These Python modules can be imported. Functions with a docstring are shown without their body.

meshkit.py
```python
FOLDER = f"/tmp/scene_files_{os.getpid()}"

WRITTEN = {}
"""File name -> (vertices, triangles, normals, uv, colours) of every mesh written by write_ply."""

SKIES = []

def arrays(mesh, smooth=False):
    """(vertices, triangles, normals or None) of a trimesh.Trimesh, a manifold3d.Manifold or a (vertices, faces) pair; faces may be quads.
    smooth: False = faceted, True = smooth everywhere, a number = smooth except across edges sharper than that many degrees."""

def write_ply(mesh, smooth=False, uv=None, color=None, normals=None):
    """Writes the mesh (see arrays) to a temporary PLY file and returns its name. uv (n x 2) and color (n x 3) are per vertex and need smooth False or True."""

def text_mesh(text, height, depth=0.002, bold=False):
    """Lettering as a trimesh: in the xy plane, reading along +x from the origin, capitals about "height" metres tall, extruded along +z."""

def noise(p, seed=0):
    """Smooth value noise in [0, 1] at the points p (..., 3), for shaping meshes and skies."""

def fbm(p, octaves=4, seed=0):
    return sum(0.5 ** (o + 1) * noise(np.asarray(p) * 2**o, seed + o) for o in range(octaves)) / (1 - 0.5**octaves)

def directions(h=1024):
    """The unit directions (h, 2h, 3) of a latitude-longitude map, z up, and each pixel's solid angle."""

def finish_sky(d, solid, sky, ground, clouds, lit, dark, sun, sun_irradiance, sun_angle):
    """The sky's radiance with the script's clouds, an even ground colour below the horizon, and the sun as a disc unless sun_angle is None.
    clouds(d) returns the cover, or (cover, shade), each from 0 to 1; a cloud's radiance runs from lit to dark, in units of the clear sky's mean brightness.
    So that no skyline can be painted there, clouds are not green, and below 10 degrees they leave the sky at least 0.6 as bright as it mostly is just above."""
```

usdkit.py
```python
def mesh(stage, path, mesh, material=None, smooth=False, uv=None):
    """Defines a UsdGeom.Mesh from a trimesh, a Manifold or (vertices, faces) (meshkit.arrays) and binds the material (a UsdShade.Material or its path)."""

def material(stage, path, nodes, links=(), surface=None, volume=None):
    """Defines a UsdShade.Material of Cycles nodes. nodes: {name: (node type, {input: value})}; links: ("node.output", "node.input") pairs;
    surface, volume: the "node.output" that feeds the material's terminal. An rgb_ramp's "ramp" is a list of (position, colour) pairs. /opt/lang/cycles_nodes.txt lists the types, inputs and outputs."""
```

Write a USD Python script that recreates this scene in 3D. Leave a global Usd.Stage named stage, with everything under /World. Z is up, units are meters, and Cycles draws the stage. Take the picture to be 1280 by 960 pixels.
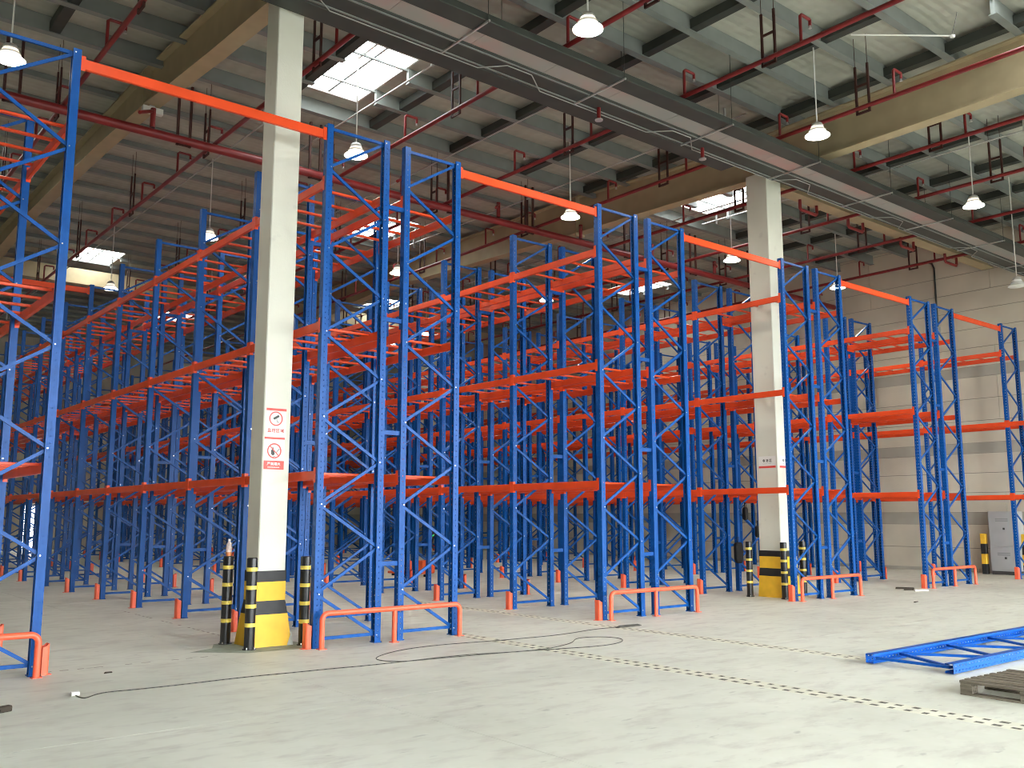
import math, numpy as np, trimesh, usdkit, meshkit
from pxr import Usd, UsdGeom, UsdLux, UsdShade, Gf, Sdf
from shapely.geometry import Polygon, box as sbox
from shapely.ops import unary_union

rng = np.random.default_rng(7)
stage = Usd.Stage.CreateInMemory()
UsdGeom.SetStageUpAxis(stage, "Z")
UsdGeom.SetStageMetersPerUnit(stage, 1.0)
UsdGeom.Xform.Define(stage, "/World")

# ------------------------------------------------------------------ camera, sky, exposure
CAM = (-5.6844, -10.8965, 1.6409)
YAW, PITCH, FPX = math.radians(39.31), math.radians(8.19), 1155.0
EXPOSURE = -0.06
SKY = (0.93, 0.97, 1.0)
SKY_POWER = 5.0
LAMP_POWER = 4.0

cam = UsdGeom.Camera.Define(stage, "/World/camera")
fw = np.array([math.sin(YAW) * math.cos(PITCH), math.cos(YAW) * math.cos(PITCH), math.sin(PITCH)])
rt = np.array([math.cos(YAW), -math.sin(YAW), 0.0])
up = np.cross(rt, fw)
cam.AddTransformOp().Set(Gf.Matrix4d(*rt, 0, *up, 0, *(-fw), 0, *CAM, 1))
cam.CreateHorizontalApertureAttr(36.0)
cam.CreateVerticalApertureAttr(27.0)
cam.CreateFocalLengthAttr(36.0 * FPX / 1280)
cam.CreateClippingRangeAttr((0.05, 500.0))
cam.CreateExposureAttr(EXPOSURE)

dome = UsdLux.DomeLight.Define(stage, "/World/sky_light")      # an even overcast sky
dome.CreateColorAttr(SKY)
dome.CreateIntensityAttr(SKY_POWER)

# ------------------------------------------------------------------ materials
LOOKS = "/World/Looks"
UsdGeom.Scope.Define(stage, LOOKS)
M = {}


def paint(name, rgb, rough=0.4, spec=0.5, metal=0.0, vary=0.12, scale=3.0, bump=0.0, bscale=60.0, **kw):
    nodes = {
        "tc": ("texture_coordinate", {}),
        "n": ("noise_texture", {"scale": scale, "detail": 4.0}),
        "r": ("rgb_ramp", {"ramp": [(0.3, tuple(c * (1 - vary) for c in rgb)), (0.7, tuple(min(1, c * (1 + vary)) for c in rgb))]}),
        "p": ("principled_bsdf", {"roughness": rough, "specular_ior_level": spec, "metallic": metal, **kw}),
    }
    links = [("tc.object", "n.vector"), ("n.fac", "r.fac"), ("r.color", "p.base_color")]
    if bump:
        nodes["n2"] = ("noise_texture", {"scale": bscale, "detail": 3.0})
        nodes["b"] = ("bump", {"strength": bump, "distance": 0.02})
        links += [("tc.object", "n2.vector"), ("n2.fac", "b.height"), ("b.normal", "p.normal")]
    M[name] = usdkit.material(stage, f"{LOOKS}/{name}", nodes, links, surface="p.BSDF")


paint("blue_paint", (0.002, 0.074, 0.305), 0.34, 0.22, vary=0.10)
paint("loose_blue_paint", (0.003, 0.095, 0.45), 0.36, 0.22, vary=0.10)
paint("orange_paint", (0.78, 0.075, 0.016), 0.32, 0.35, vary=0.08)
paint("guard_orange", (0.88, 0.13, 0.055), 0.35, 0.5, vary=0.06)
paint("pipe_red", (0.20, 0.014, 0.014), 0.4, 0.5, vary=0.15)
paint("hanger_brown", (0.055, 0.02, 0.015), 0.6, 0.3, vary=0.2)
paint("rafter_beige", (0.42, 0.345, 0.21), 0.55, 0.3, vary=0.06)
paint("purlin_grey", (0.21, 0.23, 0.215), 0.5, 0.4, vary=0.08)
paint("tray_grey", (0.045, 0.051, 0.044), 0.5, 0.4, vary=0.12)
paint("tray_light", (0.30, 0.31, 0.29), 0.45, 0.4)
paint("zinc", (0.55, 0.56, 0.54), 0.35, 0.5, metal=0.6, vary=0.1)
M["duct_pink"] = usdkit.material(stage, f"{LOOKS}/duct_pink", {
    "g": ("geometry", {}), "n": ("noise_texture", {"scale": 0.55, "detail": 4.0, "roughness": 0.6}),
    "r": ("rgb_ramp", {"ramp": [(0.36, (0.29, 0.295, 0.275)), (0.50, (0.33, 0.29, 0.265)), (0.62, (0.40, 0.25, 0.23)), (0.72, (0.31, 0.28, 0.26))]}),
    "p": ("principled_bsdf", {"roughness": 0.65, "specular_ior_level": 0.25})},
    [("g.position", "n.vector"), ("n.fac", "r.fac"), ("r.color", "p.base_color")], surface="p.BSDF")
paint("white_metal", (0.75, 0.75, 0.70), 0.4, 0.5, vary=0.04)
paint("bolt_steel", (0.8, 0.8, 0.8), 0.25, 0.5, metal=0.9, vary=0.02)
paint("black_paint", (0.012, 0.012, 0.012), 0.25, 0.6, vary=0.1)
paint("black_band", (0.02, 0.02, 0.02), 0.5, 0.4, vary=0.25, scale=8)
paint("yellow_band", (0.85, 0.50, 0.035), 0.5, 0.4, vary=0.07, scale=6)
paint("yellow_tape", (0.80, 0.62, 0.10), 0.35, 0.5, vary=0.05)
paint("rubber_black", (0.02, 0.02, 0.02), 0.7, 0.2)
paint("cabinet_grey", (0.42, 0.42, 0.41), 0.45, 0.4, vary=0.04)
paint("dark_plinth", (0.07, 0.065, 0.06), 0.7, 0.2)
paint("wall_panel", (0.60, 0.555, 0.445), 0.85, 0.2, vary=0.10, scale=0.7, bump=0.15, bscale=25)
paint("asphalt", (0.16, 0.16, 0.15), 0.9, 0.2, vary=0.2)
paint("ring_beam", (0.40, 0.38, 0.32), 0.85, 0.2, vary=0.12, scale=1.0)
paint("wall_joint", (0.22, 0.21, 0.18), 0.9, 0.1)
paint("far_wall", (0.50, 0.45, 0.36), 0.85, 0.2, vary=0.10, scale=0.4)
paint("sign_white", (0.76, 0.755, 0.72), 0.4, 0.4, vary=0.01)
paint("sign_red", (0.78, 0.09, 0.07), 0.4, 0.4, vary=0.02)
paint("sign_grey", (0.06, 0.065, 0.06), 0.5, 0.3, vary=0.02)
paint("sign_text_red", (0.66, 0.12, 0.10), 0.5, 0.3, vary=0.02)
paint("cable_black", (0.07, 0.066, 0.055), 0.6, 0.3)
paint("marking_cream", (0.70, 0.69, 0.565), 0.75, 0.2, vary=0.10, scale=5)
paint("marking_dark", (0.13, 0.125, 0.10), 0.8, 0.2, vary=0.35, scale=3)
paint("faint_dark", (0.33, 0.30, 0.25), 0.85, 0.2, vary=0.35, scale=3)
paint("floor_stain_green", (0.33, 0.37, 0.29), 0.7, 0.2, vary=0.22, scale=6)
paint("chipped_plaster", (0.55, 0.56, 0.50), 0.9, 0.1, vary=0.15, scale=12)
paint("bottle_orange", (0.60, 0.20, 0.07), 0.2, 0.5)
paint("bottle_label", (0.62, 0.50, 0.44), 0.4, 0.4, vary=0.3, scale=30)
paint("bottle_cap", (0.8, 0.8, 0.8), 0.4, 0.4)
paint("jack_orange", (0.75, 0.11, 0.03), 0.4, 0.4)
paint("lamp_body", (0.50, 0.49, 0.44), 0.45, 0.5)
paint("dark_offcut", (0.05, 0.04, 0.03), 0.8, 0.2)
paint("pale_offcut", (0.75, 0.72, 0.66), 0.7, 0.2)
paint("green_plastic", (0.02, 0.5, 0.15), 0.4, 0.5, emission_color=(0.05, 1.0, 0.3), emission_strength=2.0)

# painted concrete column: cream paint with a few grey scuffs
M["column_paint"] = usdkit.material(stage, f"{LOOKS}/column_paint", {
    "g": ("geometry", {}),
    "n": ("noise_texture", {"scale": 0.9, "detail": 5.0}),
    "r": ("rgb_ramp", {"ramp": [(0.35, (0.66, 0.655, 0.55)), (0.65, (0.71, 0.71, 0.61))]}),
    "n2": ("noise_texture", {"scale": 3.1, "detail": 3.0}),
    "r2": ("rgb_ramp", {"ramp": [(0.66, (0, 0, 0)), (0.76, (0.5, 0.5, 0.5))]}),
    "m": ("mix", {"color2": (0.45, 0.45, 0.39)}),
    "n3": ("noise_texture", {"scale": 40.0, "detail": 3.0}),
    "b": ("bump", {"strength": 0.08, "distance": 0.02}),
    "p": ("principled_bsdf", {"roughness": 0.55, "specular_ior_level": 0.35}),
}, [("g.position", "n.vector"), ("n.fac", "r.fac"), ("g.position", "n2.vector"), ("n2.fac", "r2.fac"), ("r2.color", "m.fac"),
    ("r.color", "m.color1"), ("m.color", "p.base_color"), ("g.position", "n3.vector"), ("n3.fac", "b.height"), ("b.normal", "p.normal")], surface="p.BSDF")

# power-floated concrete: broad pale clouds, smaller darker smudges and scuffs
M["concrete_floor"] = usdkit.material(stage, f"{LOOKS}/concrete_floor", {
    "g": ("geometry", {}),
    "n": ("noise_texture", {"scale": 0.45, "detail": 6.0, "roughness": 0.6, "distortion": 0.4}),
    "r": ("rgb_ramp", {"ramp": [(0.30, (0.58, 0.595, 0.50)), (0.52, (0.675, 0.69, 0.59)), (0.72, (0.74, 0.75, 0.65))]}),
    "mp": ("mapping", {"scale": (1.0, 2.4, 1.0), "rotation": (0, 0, 0.6)}),
    "n2": ("noise_texture", {"scale": 1.9, "detail": 5.0, "roughness": 0.62}),
    "r2": ("rgb_ramp", {"ramp": [(0.50, (0, 0, 0)), (0.70, (0.6, 0.6, 0.6))]}),
    "m": ("mix", {"color2": (0.47, 0.445, 0.385)}),
    "mp4": ("mapping", {"scale": (1.0, 2.2, 1.0), "rotation": (0, 0, -0.35)}),
    "n4": ("noise_texture", {"scale": 3.6, "detail": 3.0, "roughness": 0.5}),
    "r4": ("rgb_ramp", {"ramp": [(0.66, (0, 0, 0)), (0.74, (0.6, 0.6, 0.6))]}),
    "m4": ("mix", {"color2": (0.36, 0.36, 0.31)}),
    "n3": ("noise_texture", {"scale": 7.0, "detail": 4.0}),
    "r3": ("rgb_ramp", {"ramp": [(0.3, (0.40, 0.40, 0.40)), (0.7, (0.60, 0.60, 0.60))]}),
    "p": ("principled_bsdf", {"specular_ior_level": 0.4}),
}, [("g.position", "n.vector"), ("n.fac", "r.fac"), ("g.position", "mp.vector"), ("mp.vector", "n2.vector"), ("n2.fac", "r2.fac"),
    ("r2.color", "m.fac"), ("r.color", "m.color1"), ("m.color", "m4.color1"), ("g.position", "mp4.vector"), ("mp4.vector", "n4.vector"), ("n4.fac", "r4.fac"), ("r4.color", "m4.fac"), ("m4.color", "p.base_color"), ("g.position", "n3.vector"), ("n3.fac", "r3.fac"), ("r3.color", "p.roughness")], surface="p.BSDF")

# roof underside: quilted foil insulation behind wire mesh
M["insulation"] = usdkit.material(stage, f"{LOOKS}/insulation", {
    "g": ("geometry", {}),
    "n": ("noise_texture", {"scale": 0.7, "detail": 5.0, "roughness": 0.6}),
    "r": ("rgb_ramp", {"ramp": [(0.3, (0.33, 0.33, 0.275)), (0.7, (0.45, 0.45, 0.385))]}),
    "w": ("wave_texture", {"wave_type": "bands", "bands_direction": "y", "scale": 1.7, "distortion": 2.2, "detail": 2.0, "detail_scale": 1.2}),
    "w2": ("wave_texture", {"wave_type": "bands", "bands_direction": "x", "scale": 1.1, "distortion": 2.5, "detail": 2.0, "detail_scale": 1.5}),
    "a": ("math", {"math_type": "add"}),
    "b": ("bump", {"strength": 0.22, "distance": 0.05}),
    "p": ("principled_bsdf", {"roughness": 0.6, "specular_ior_level": 0.3}),
}, [("g.position", "n.vector"), ("n.fac", "r.fac"), ("r.color", "p.base_color"), ("g.position", "w.vector"), ("g.position", "w2.vector"),
    ("w.fac", "a.value1"), ("w2.fac", "a.value2"), ("a.value", "b.height"), ("b.normal", "p.normal")], surface="p.BSDF")

M["old_wood"] = usdkit.material(stage, f"{LOOKS}/old_wood", {
    "tc": ("texture_coordinate", {}),
    "mp": ("mapping", {"scale": (22.0, 1.5, 22.0)}),
    "n": ("noise_texture", {"scale": 1.6, "detail": 6.0, "roughness": 0.65}),
    "r": ("rgb_ramp", {"ramp": [(0.3, (0.06, 0.05, 0.038)), (0.55, (0.19, 0.165, 0.125)), (0.75, (0.36, 0.32, 0.25))]}),
    "b": ("bump", {"strength": 0.4, "distance": 0.01}),
    "p": ("principled_bsdf", {"roughness": 0.85, "specular_ior_level": 0.15}),
}, [("tc.object", "mp.vector"), ("mp.vector", "n.vector"), ("n.fac", "r.fac"), ("r.color", "p.base_color"), ("n.fac", "b.height"), ("b.normal", "p.normal")], surface="p.BSDF")

M["skylight_pane"] = usdkit.material(stage, f"{LOOKS}/skylight_pane", {
    "t": ("transparent_bsdf", {"color": (0.97, 0.97, 0.96)}), "gl": ("glossy_bsdf", {"roughness": 0.05}), "m": ("mix_closure", {"fac": 0.04}),
}, [("t.BSDF", "m.closure1"), ("gl.BSDF", "m.closure2")], surface="m.closure")


def lamp_mat(name, rgb, power):
    M[name] = usdkit.material(stage, f"{LOOKS}/{name}", {"e": ("emission", {"color": rgb, "strength": power})}, [], surface="e.emission")


lamp_mat("lamp_glow", (1.0, 0.92, 0.78), LAMP_POWER)
lamp_mat("lamp_neck", (1.0, 0.90, 0.74), 1.2)
lamp_mat("lamp_lens", (1.0, 0.94, 0.82), 200.0)
M["lamp_off"] = M["white_metal"]


# ------------------------------------------------------------------ mesh helpers
class MB:
    def __init__(s):
        s.v, s.f, s.n = [], [], 0

    def add(s, v, f):
        v = np.asarray(v, float); f = np.asarray(f, int)
        if f.shape[1] == 4:
            f = np.vstack([f[:, [0, 1, 2]], f[:, [0, 2, 3]]])
        s.v.append(v); s.f.append(f + s.n); s.n += len(v)
        return s

    def tm(s, m):
        return s.add(m.vertices, m.faces)

    def box(s, x0, y0, z0, x1, y1, z1):
        v = [(x, y, z) for z in (z0, z1) for y in (y0, y1) for x in (x0, x1)]
        return s.add(v, [(0, 2, 3, 1), (4, 5, 7, 6), (0, 1, 5, 4), (2, 6, 7, 3), (0, 4, 6, 2), (1, 3, 7, 5)])

    def cbox(s, x0, y0, z0, x1, y1, z1, c=0.006):
        """box with chamfered long edges along its longest side"""
        d = np.array([x1 - x0, y1 - y0, z1 - z0]); k = int(np.argmax(d)); a, b = [i for i in range(3) if i != k]
        lo, hi = np.array([x0, y0, z0]), np.array([x1, y1, z1]); c = min(c, d[a] / 3, d[b] / 3)
        ring = [(lo[a] + c, lo[b]), (hi[a] - c, lo[b]), (hi[a], lo[b] + c), (hi[a], hi[b] - c), (hi[a] - c, hi[b]), (lo[a] + c, hi[b]), (lo[a], hi[b] - c), (lo[a], lo[b] + c)]
        v = []
        for e in (lo[k], hi[k]):
            for p, q in ring:
                w = [0, 0, 0]; w[k], w[a], w[b] = e, p, q; v.append(w)
        f = [(i, (i + 1) % 8, 8 + (i + 1) % 8) for i in range(8)] + [(i, 8 + (i + 1) % 8, 8 + i) for i in range(8)]
        f += [(0, i + 1, i) for i in range(1, 7)] + [(8, 8 + i, 9 + i) for i in range(1, 7)]
        return s.add(v, f)

    def bar(s, p, q, w, h, side=(0, 0, 1)):
        """rectangular bar from p to q, h along 'side' (made square to the bar), w across"""
        p, q = np.array(p, float), np.array(q, float); d = (q - p) / np.linalg.norm(q - p)
        u = np.array(side, float); u -= d * (u @ d); u /= np.linalg.norm(u); t = np.cross(d, u)
        v = [e + a * t * w / 2 + b * u * h / 2 for e in (p, q) for a, b in ((-1, -1), (1, -1), (1, 1), (-1, 1))]
        return s.add(v, [(0, 1, 2, 3), (7, 6, 5, 4), (0, 4, 5, 1), (1, 5, 6, 2), (2, 6, 7, 3), (3, 7, 4, 0)])

    def tube(s, pts, r, n=8, caps=True):
        pts = np.asarray(pts, float); m = len(pts)
        t = np.gradient(pts, axis=0); t /= np.linalg.norm(t, axis=1)[:, None]
        ref = np.array([0, 0, 1.0]) if abs(t[0][2]) < 0.9 else np.array([1.0, 0, 0])
        u = np.cross(ref, t[0]); u /= np.linalg.norm(u); rings = []
        for i in range(m):
            u = u - t[i] * (u @ t[i]); u /= np.linalg.norm(u); w = np.cross(t[i], u)
            a = np.arange(n) * 2 * np.pi / n
            rings.append(pts[i] + r * (np.cos(a)[:, None] * u + np.sin(a)[:, None] * w))
        v = np.vstack(rings); f = []
        for i in range(m - 1):
            for j in range(n):
                a, b = i * n + j, i * n + (j + 1) % n
                f += [(a, b, b + n), (a, b + n, a + n)]
        if caps:
            f += [(0, j + 1, j) for j in range(1, n - 1)] + [((m - 1) * n, (m - 1) * n + j, (m - 1) * n + j + 1) for j in range(1, n - 1)]
        return s.add(v, f)

    def lathe(s, prof, c=(0, 0, 0), n=20):
        v, f = [], []; m = len(prof)
        for j in range(n):
            a = 2 * np.pi * j / n
            for r, z in prof:
                v.append((c[0] + r * np.cos(a), c[1] + r * np.sin(a), c[2] + z))
        for j in range(n):
            k = (j + 1) % n
            for i in range(m - 1):
                f += [(j * m + i, k * m + i, k * m + i + 1), (j * m + i, k * m + i + 1, j * m + i + 1)]
        return s.add(v, f)

    def quad(s, a, b, c, d):
        return s.add([a, b, c, d], [(0, 1, 2, 3)])

    def poly(s, g, z0, h, xf=None):
        """extruded shapely polygon"""
        for q in getattr(g, "geoms", [g]):
            m = trimesh.creation.extrude_polygon(q, h, engine="earcut"); v = np.array(m.vertices); v[:, 2] += z0
            s.add(v if xf is None else xf(v), m.faces)
        return s

    def out(s):
        return np.vstack(s.v), np.vstack(s.f)


used = {}


def numbered(parent, name):
    k = used.get((parent, name), 0); used[(parent, name)] = k + 1
    return f"{parent}/{name}" if k == 0 else f"{parent}/{name}_{k:03d}"


def path(o):
    return "/World" if o is None else str(o.GetPath())


def obj(name, mb, mat, parent=None, smooth=False):
    p = numbered(path(parent), name)
    return usdkit.mesh(stage, p, mb.out() if isinstance(mb, MB) else mb, M[mat], smooth).GetPrim()


def tag(o, label=None, cat=None, group=None, kind=None):
    for k, v in (("label", label), ("category", cat), ("group", group), ("kind", kind)):
        if v:
            o.SetCustomDataByKey(k, v)
    return o


def thing(name, label, cat, loc=(0, 0, 0), rz=0.0, group=None, kind=None):
    x = UsdGeom.Xform.Define(stage, numbered("/World", name))
    x.AddTranslateOp().Set(Gf.Vec3d(*map(float, loc))); x.AddRotateZOp().Set(float(rz))
    return tag(x.GetPrim(), label, cat, group, kind)


def setting(name, label=None):
    x = UsdGeom.Xform.Define(stage, numbered("/World", name))
    return tag(x.GetPrim(), label, None, None, "structure")


def dup(src, label, loc, rz=0.0, group=None):
    was = src.GetCustomData()
    name = src.GetName()
    r = thing(name, label, was["category"], loc, rz, group or was.get("group"))
    r.GetReferences().AddInternalReference(src.GetPath()); r.SetInstanceable(True)
    return r


ORD = "first second third fourth fifth sixth seventh eighth ninth tenth eleventh twelfth thirteenth fourteenth fifteenth sixteenth seventeenth".split()

# ------------------------------------------------------------------ layout
D, G, L, H = 0.9, 0.353, 2.2806, 6.96          # frame depth, gap, bay, upright height
ROW = {"A": -5.390, "B": 0.0, "C": 5.136, "D": 10.45, "E": 15.727, "F": 20.761}
WALLX, BACKY, FRONTY, LEFTX = 22.95, 41.0, -17.0, -24.0
NB = 15
COL1, W1 = (-0.345, 0.75), 0.385
COL2, W2 = (11.10, 0.80), 0.535


def roof_z(y):
    return 10.33 + 0.012 * abs(y - 0.7)


# ------------------------------------------------------------------ the room
fl = setting("floor")
s = MB().box(LEFTX - 0.2, FRONTY, -0.3, WALLX + 0.3, BACKY + 0.3, -0.012)
obj("slab_base", s, "dark_plinth", fl)
xs = [-24.0, -18.3, -12.6, -6.9, -1.2, 4.5, 10.2, 15.9, WALLX]
ys = [FRONTY, -9.2, -3.4, 2.4, 8.2, 14.0, 19.8, 25.6, 31.4, BACKY]
for i in range(len(xs) - 1):
    for j in range(len(ys) - 1):
        obj("floor_slab", MB().box(xs[i] + 0.002, ys[j] + 0.002, -0.012, xs[i + 1] - 0.002, ys[j + 1] - 0.002, 0.0), "concrete_floor", fl)
yard = setting("pavement")
obj("yard_slab", MB().box(-70, -80, -0.4, 70, FRONTY, -0.04), "asphalt", yard)

# right-hand wall: autoclaved panels with recessed joints between concrete ring beams
wr = setting("wall_right")
obj("backing", MB().box(WALLX + 0.03, FRONTY, 0, WALLX + 0.3, BACKY, 11.2), "wall_joint", wr)
bands = [(1.42, 1.78), (3.55, 3.87), (5.88, 6.20)]
zcur, courses = 0.0, []
for lo, hi in bands + [(10.9, 10.9)]:
    n = max(1, round((lo - zcur) / 0.62)); st = (lo - zcur) / n
    courses += [(zcur + k * st, zcur + (k + 1) * st) for k in range(n)]
    zcur = hi
for r, (z0, z1) in enumerate(courses):
    y, k = -5.0, 0
    while y < 26.0:
        y1 = min(26.0, y + 3.9 if k else y + (3.9 if (r // 3) % 2 else 2.2))
        e = rng.uniform(0, 0.006)
        obj("wall_panel", MB().box(WALLX + e, y + 0.006, z0 + 0.008, WALLX + 0.03, y1 - 0.006, z1 - 0.008), "wall_panel", wr)
        y, k = y1, k + 1
    obj("wall_panel", MB().box(WALLX + 0.004, FRONTY, z0 + 0.006, WALLX + 0.03, -5.0, z1 - 0.006), "wall_panel", wr)
    obj("wall_panel", MB().box(WALLX + 0.004, 26.0, z0 + 0.006, WALLX + 0.03, BACKY, z1 - 0.006), "wall_panel", wr)
for lo, hi in bands:
    obj("ring_beam", MB().box(WALLX + 0.006, FRONTY, lo, WALLX + 0.03, BACKY, hi), "ring_beam", wr)
# back wall with one open service door, dark left wall
wb = setting("wall_back")
m = MB().box(LEFTX, BACKY, 0, 5.0, BACKY + 0.25, 11.5).box(5.75, BACKY, 0, WALLX + 0.3, BACKY + 0.25, 11.5).box(5.0, BACKY, 2.2, 5.75, BACKY + 0.25, 11.5)
obj("wall_face", m, "far_wall", wb)
d1 = setting("door_1")
obj("door_frame", MB().box(4.93, BACKY - 0.03, 0, 5.0, BACKY + 0.1, 2.27).box(5.75, BACKY - 0.03, 0, 5.82, BACKY + 0.1, 2.27).box(5.0, BACKY - 0.03, 2.2, 5.75, BACKY + 0.1, 2.27), "cabinet_grey", d1)
obj("wall_left_face", MB().box(LEFTX - 0.25, FRONTY, 0, LEFTX, BACKY + 0.25, 11.5), "far_wall", setting("wall_left"))
wf = setting("wall_front")
m = MB().box(LEFTX, FRONTY - 0.25, 6.8, WALLX + 0.3, FRONTY, 11.5).box(LEFTX, FRONTY - 0.25, 0, -8.0, FRONTY, 6.8).box(21.0, FRONTY - 0.25, 0, WALLX + 0.3, FRONTY, 6.8)
for x in (-5.2, 2.6, 10.4):
    m.box(x, FRONTY - 0.25, 0, x + 0.8, FRONTY, 6.8)
obj("wall_face", m, "far_wall", wf)
obj("kerb", MB().box(WALLX - 0.02, 2.0, 0, WALLX + 0.02, BACKY, 0.10), "ring_beam", setting("baseboard_right"))

# roof: insulated deck with skylight openings, grey purlins, bridging channels
SKY_W, SKY_D = 1.36, 2.4
sky_c = []
for i in range(-3, 4):
    x = 2.87 + 5.80 * i
    for y in ((4.4, 22.0) if i % 2 == 0 else (-5.85, 13.1, 31.0)):
        sky_c.append((x + (0.52 if y < 0 else 0), y))
ce = setting("ceiling")
holes = unary_union([sbox(x - SKY_W / 2, y - SKY_D / 2, x + SKY_W / 2, y + SKY_D / 2) for x, y in sky_c])


def lift(v):
    v = v.copy(); v[:, 2] += np.array([roof_z(y) for y in v[:, 1]]); return v


cuts = [FRONTY - 0.5, -10.0, -3.6, 0.7, 7.0, 14.0, 21.0, 28.0, 35.0, BACKY + 0.3]
for a, b in zip(cuts[:-1], cuts[1:]):
    g = sbox(LEFTX - 0.3, a, WALLX + 0.3, b).difference(holes)
    obj("roof_panel", MB().poly(g, 0.0, 0.10, lift), "insulation", ce)
py = [-1.15 - 1.2 * k for k in range(0, 13)] + [-0.02 + 1.22 * k for k in range(0, 33)]
for y in sorted(py):
    z = roof_z(y)
    dp = 0.30 if y < 6.2 else 0.12           # behind the water main only shallow purlins carry the insulation
    m = MB(); x0 = LEFTX                     # the purlins stop at the skylight wells, where only a thin tie carries on
    for sx, sy in sorted(sky_c) + [(WALLX + SKY_W / 2 + 0.02, y)]:
        if abs(sy - y) > SKY_D / 2 + 0.05:
            continue
        x1 = sx - SKY_W / 2 - 0.02
        m.box(x0, y - 0.035, z - dp, x1, y + 0.035, z - 0.005)
        m.box(x0, y - 0.07, z - dp - 0.012, x1, y + 0.07, z - dp + 0.002)
        x0 = sx + SKY_W / 2 + 0.02
        if x0 < WALLX:
            m.box(x1, y - 0.02, z - 0.06, x0, y + 0.02, z - 0.02)
    obj("purlin", m, "purlin_grey", ce)
bx = [-0.1 + 2.16 * k for k in range(-4, 11)]
for x in bx:
    m = MB(); ylist = sorted(py)
    for a, b in zip(ylist[:-1], ylist[1:]):
        if b - a > 0.6 and b < 6.4 and not any(abs(x - sx) < SKY_W / 2 + 0.09 and abs((a + b) / 2 - sy) < SKY_D / 2 + 0.6 for sx, sy in sky_c):
            z = roof_z((a + b) / 2)
            m.box(x - 0.09, a + 0.036, z - 0.27, x + 0.09, b - 0.036, z - 0.10)
    obj("bridging_channel", m, "tray_grey", ce)
for n, (x, y) in enumerate(sky_c):
    w = setting(f"window_{n + 1}")
    z = roof_z(y); a, b = SKY_W / 2, SKY_D / 2
    fr = MB()
    for sx in (-1, 1):
        fr.box(x + sx * a - 0.02, y - b, z + 0.001, x + sx * a + 0.02, y + b, z + 0.14)
        fr.box(x - a, y + sx * b - 0.02, z + 0.001, x + a, y + sx * b + 0.02, z + 0.14)
    obj("window_frame", fr, "white_metal", w)
    obj("glazing_bar", MB().box(x - 0.02, y - b, z + 0.03, x + 0.02, y + b, z + 0.09), "purlin_grey", w)
    for sx in (-1, 1):
        obj("pane", MB().box(x + (0.022 if sx > 0 else -a + 0.02), y - b + 0.02, z + 0.05, x + (a - 0.02 if sx > 0 else -0.022), y + b - 0.02, z + 0.055), "skylight_pane", w)


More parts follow.
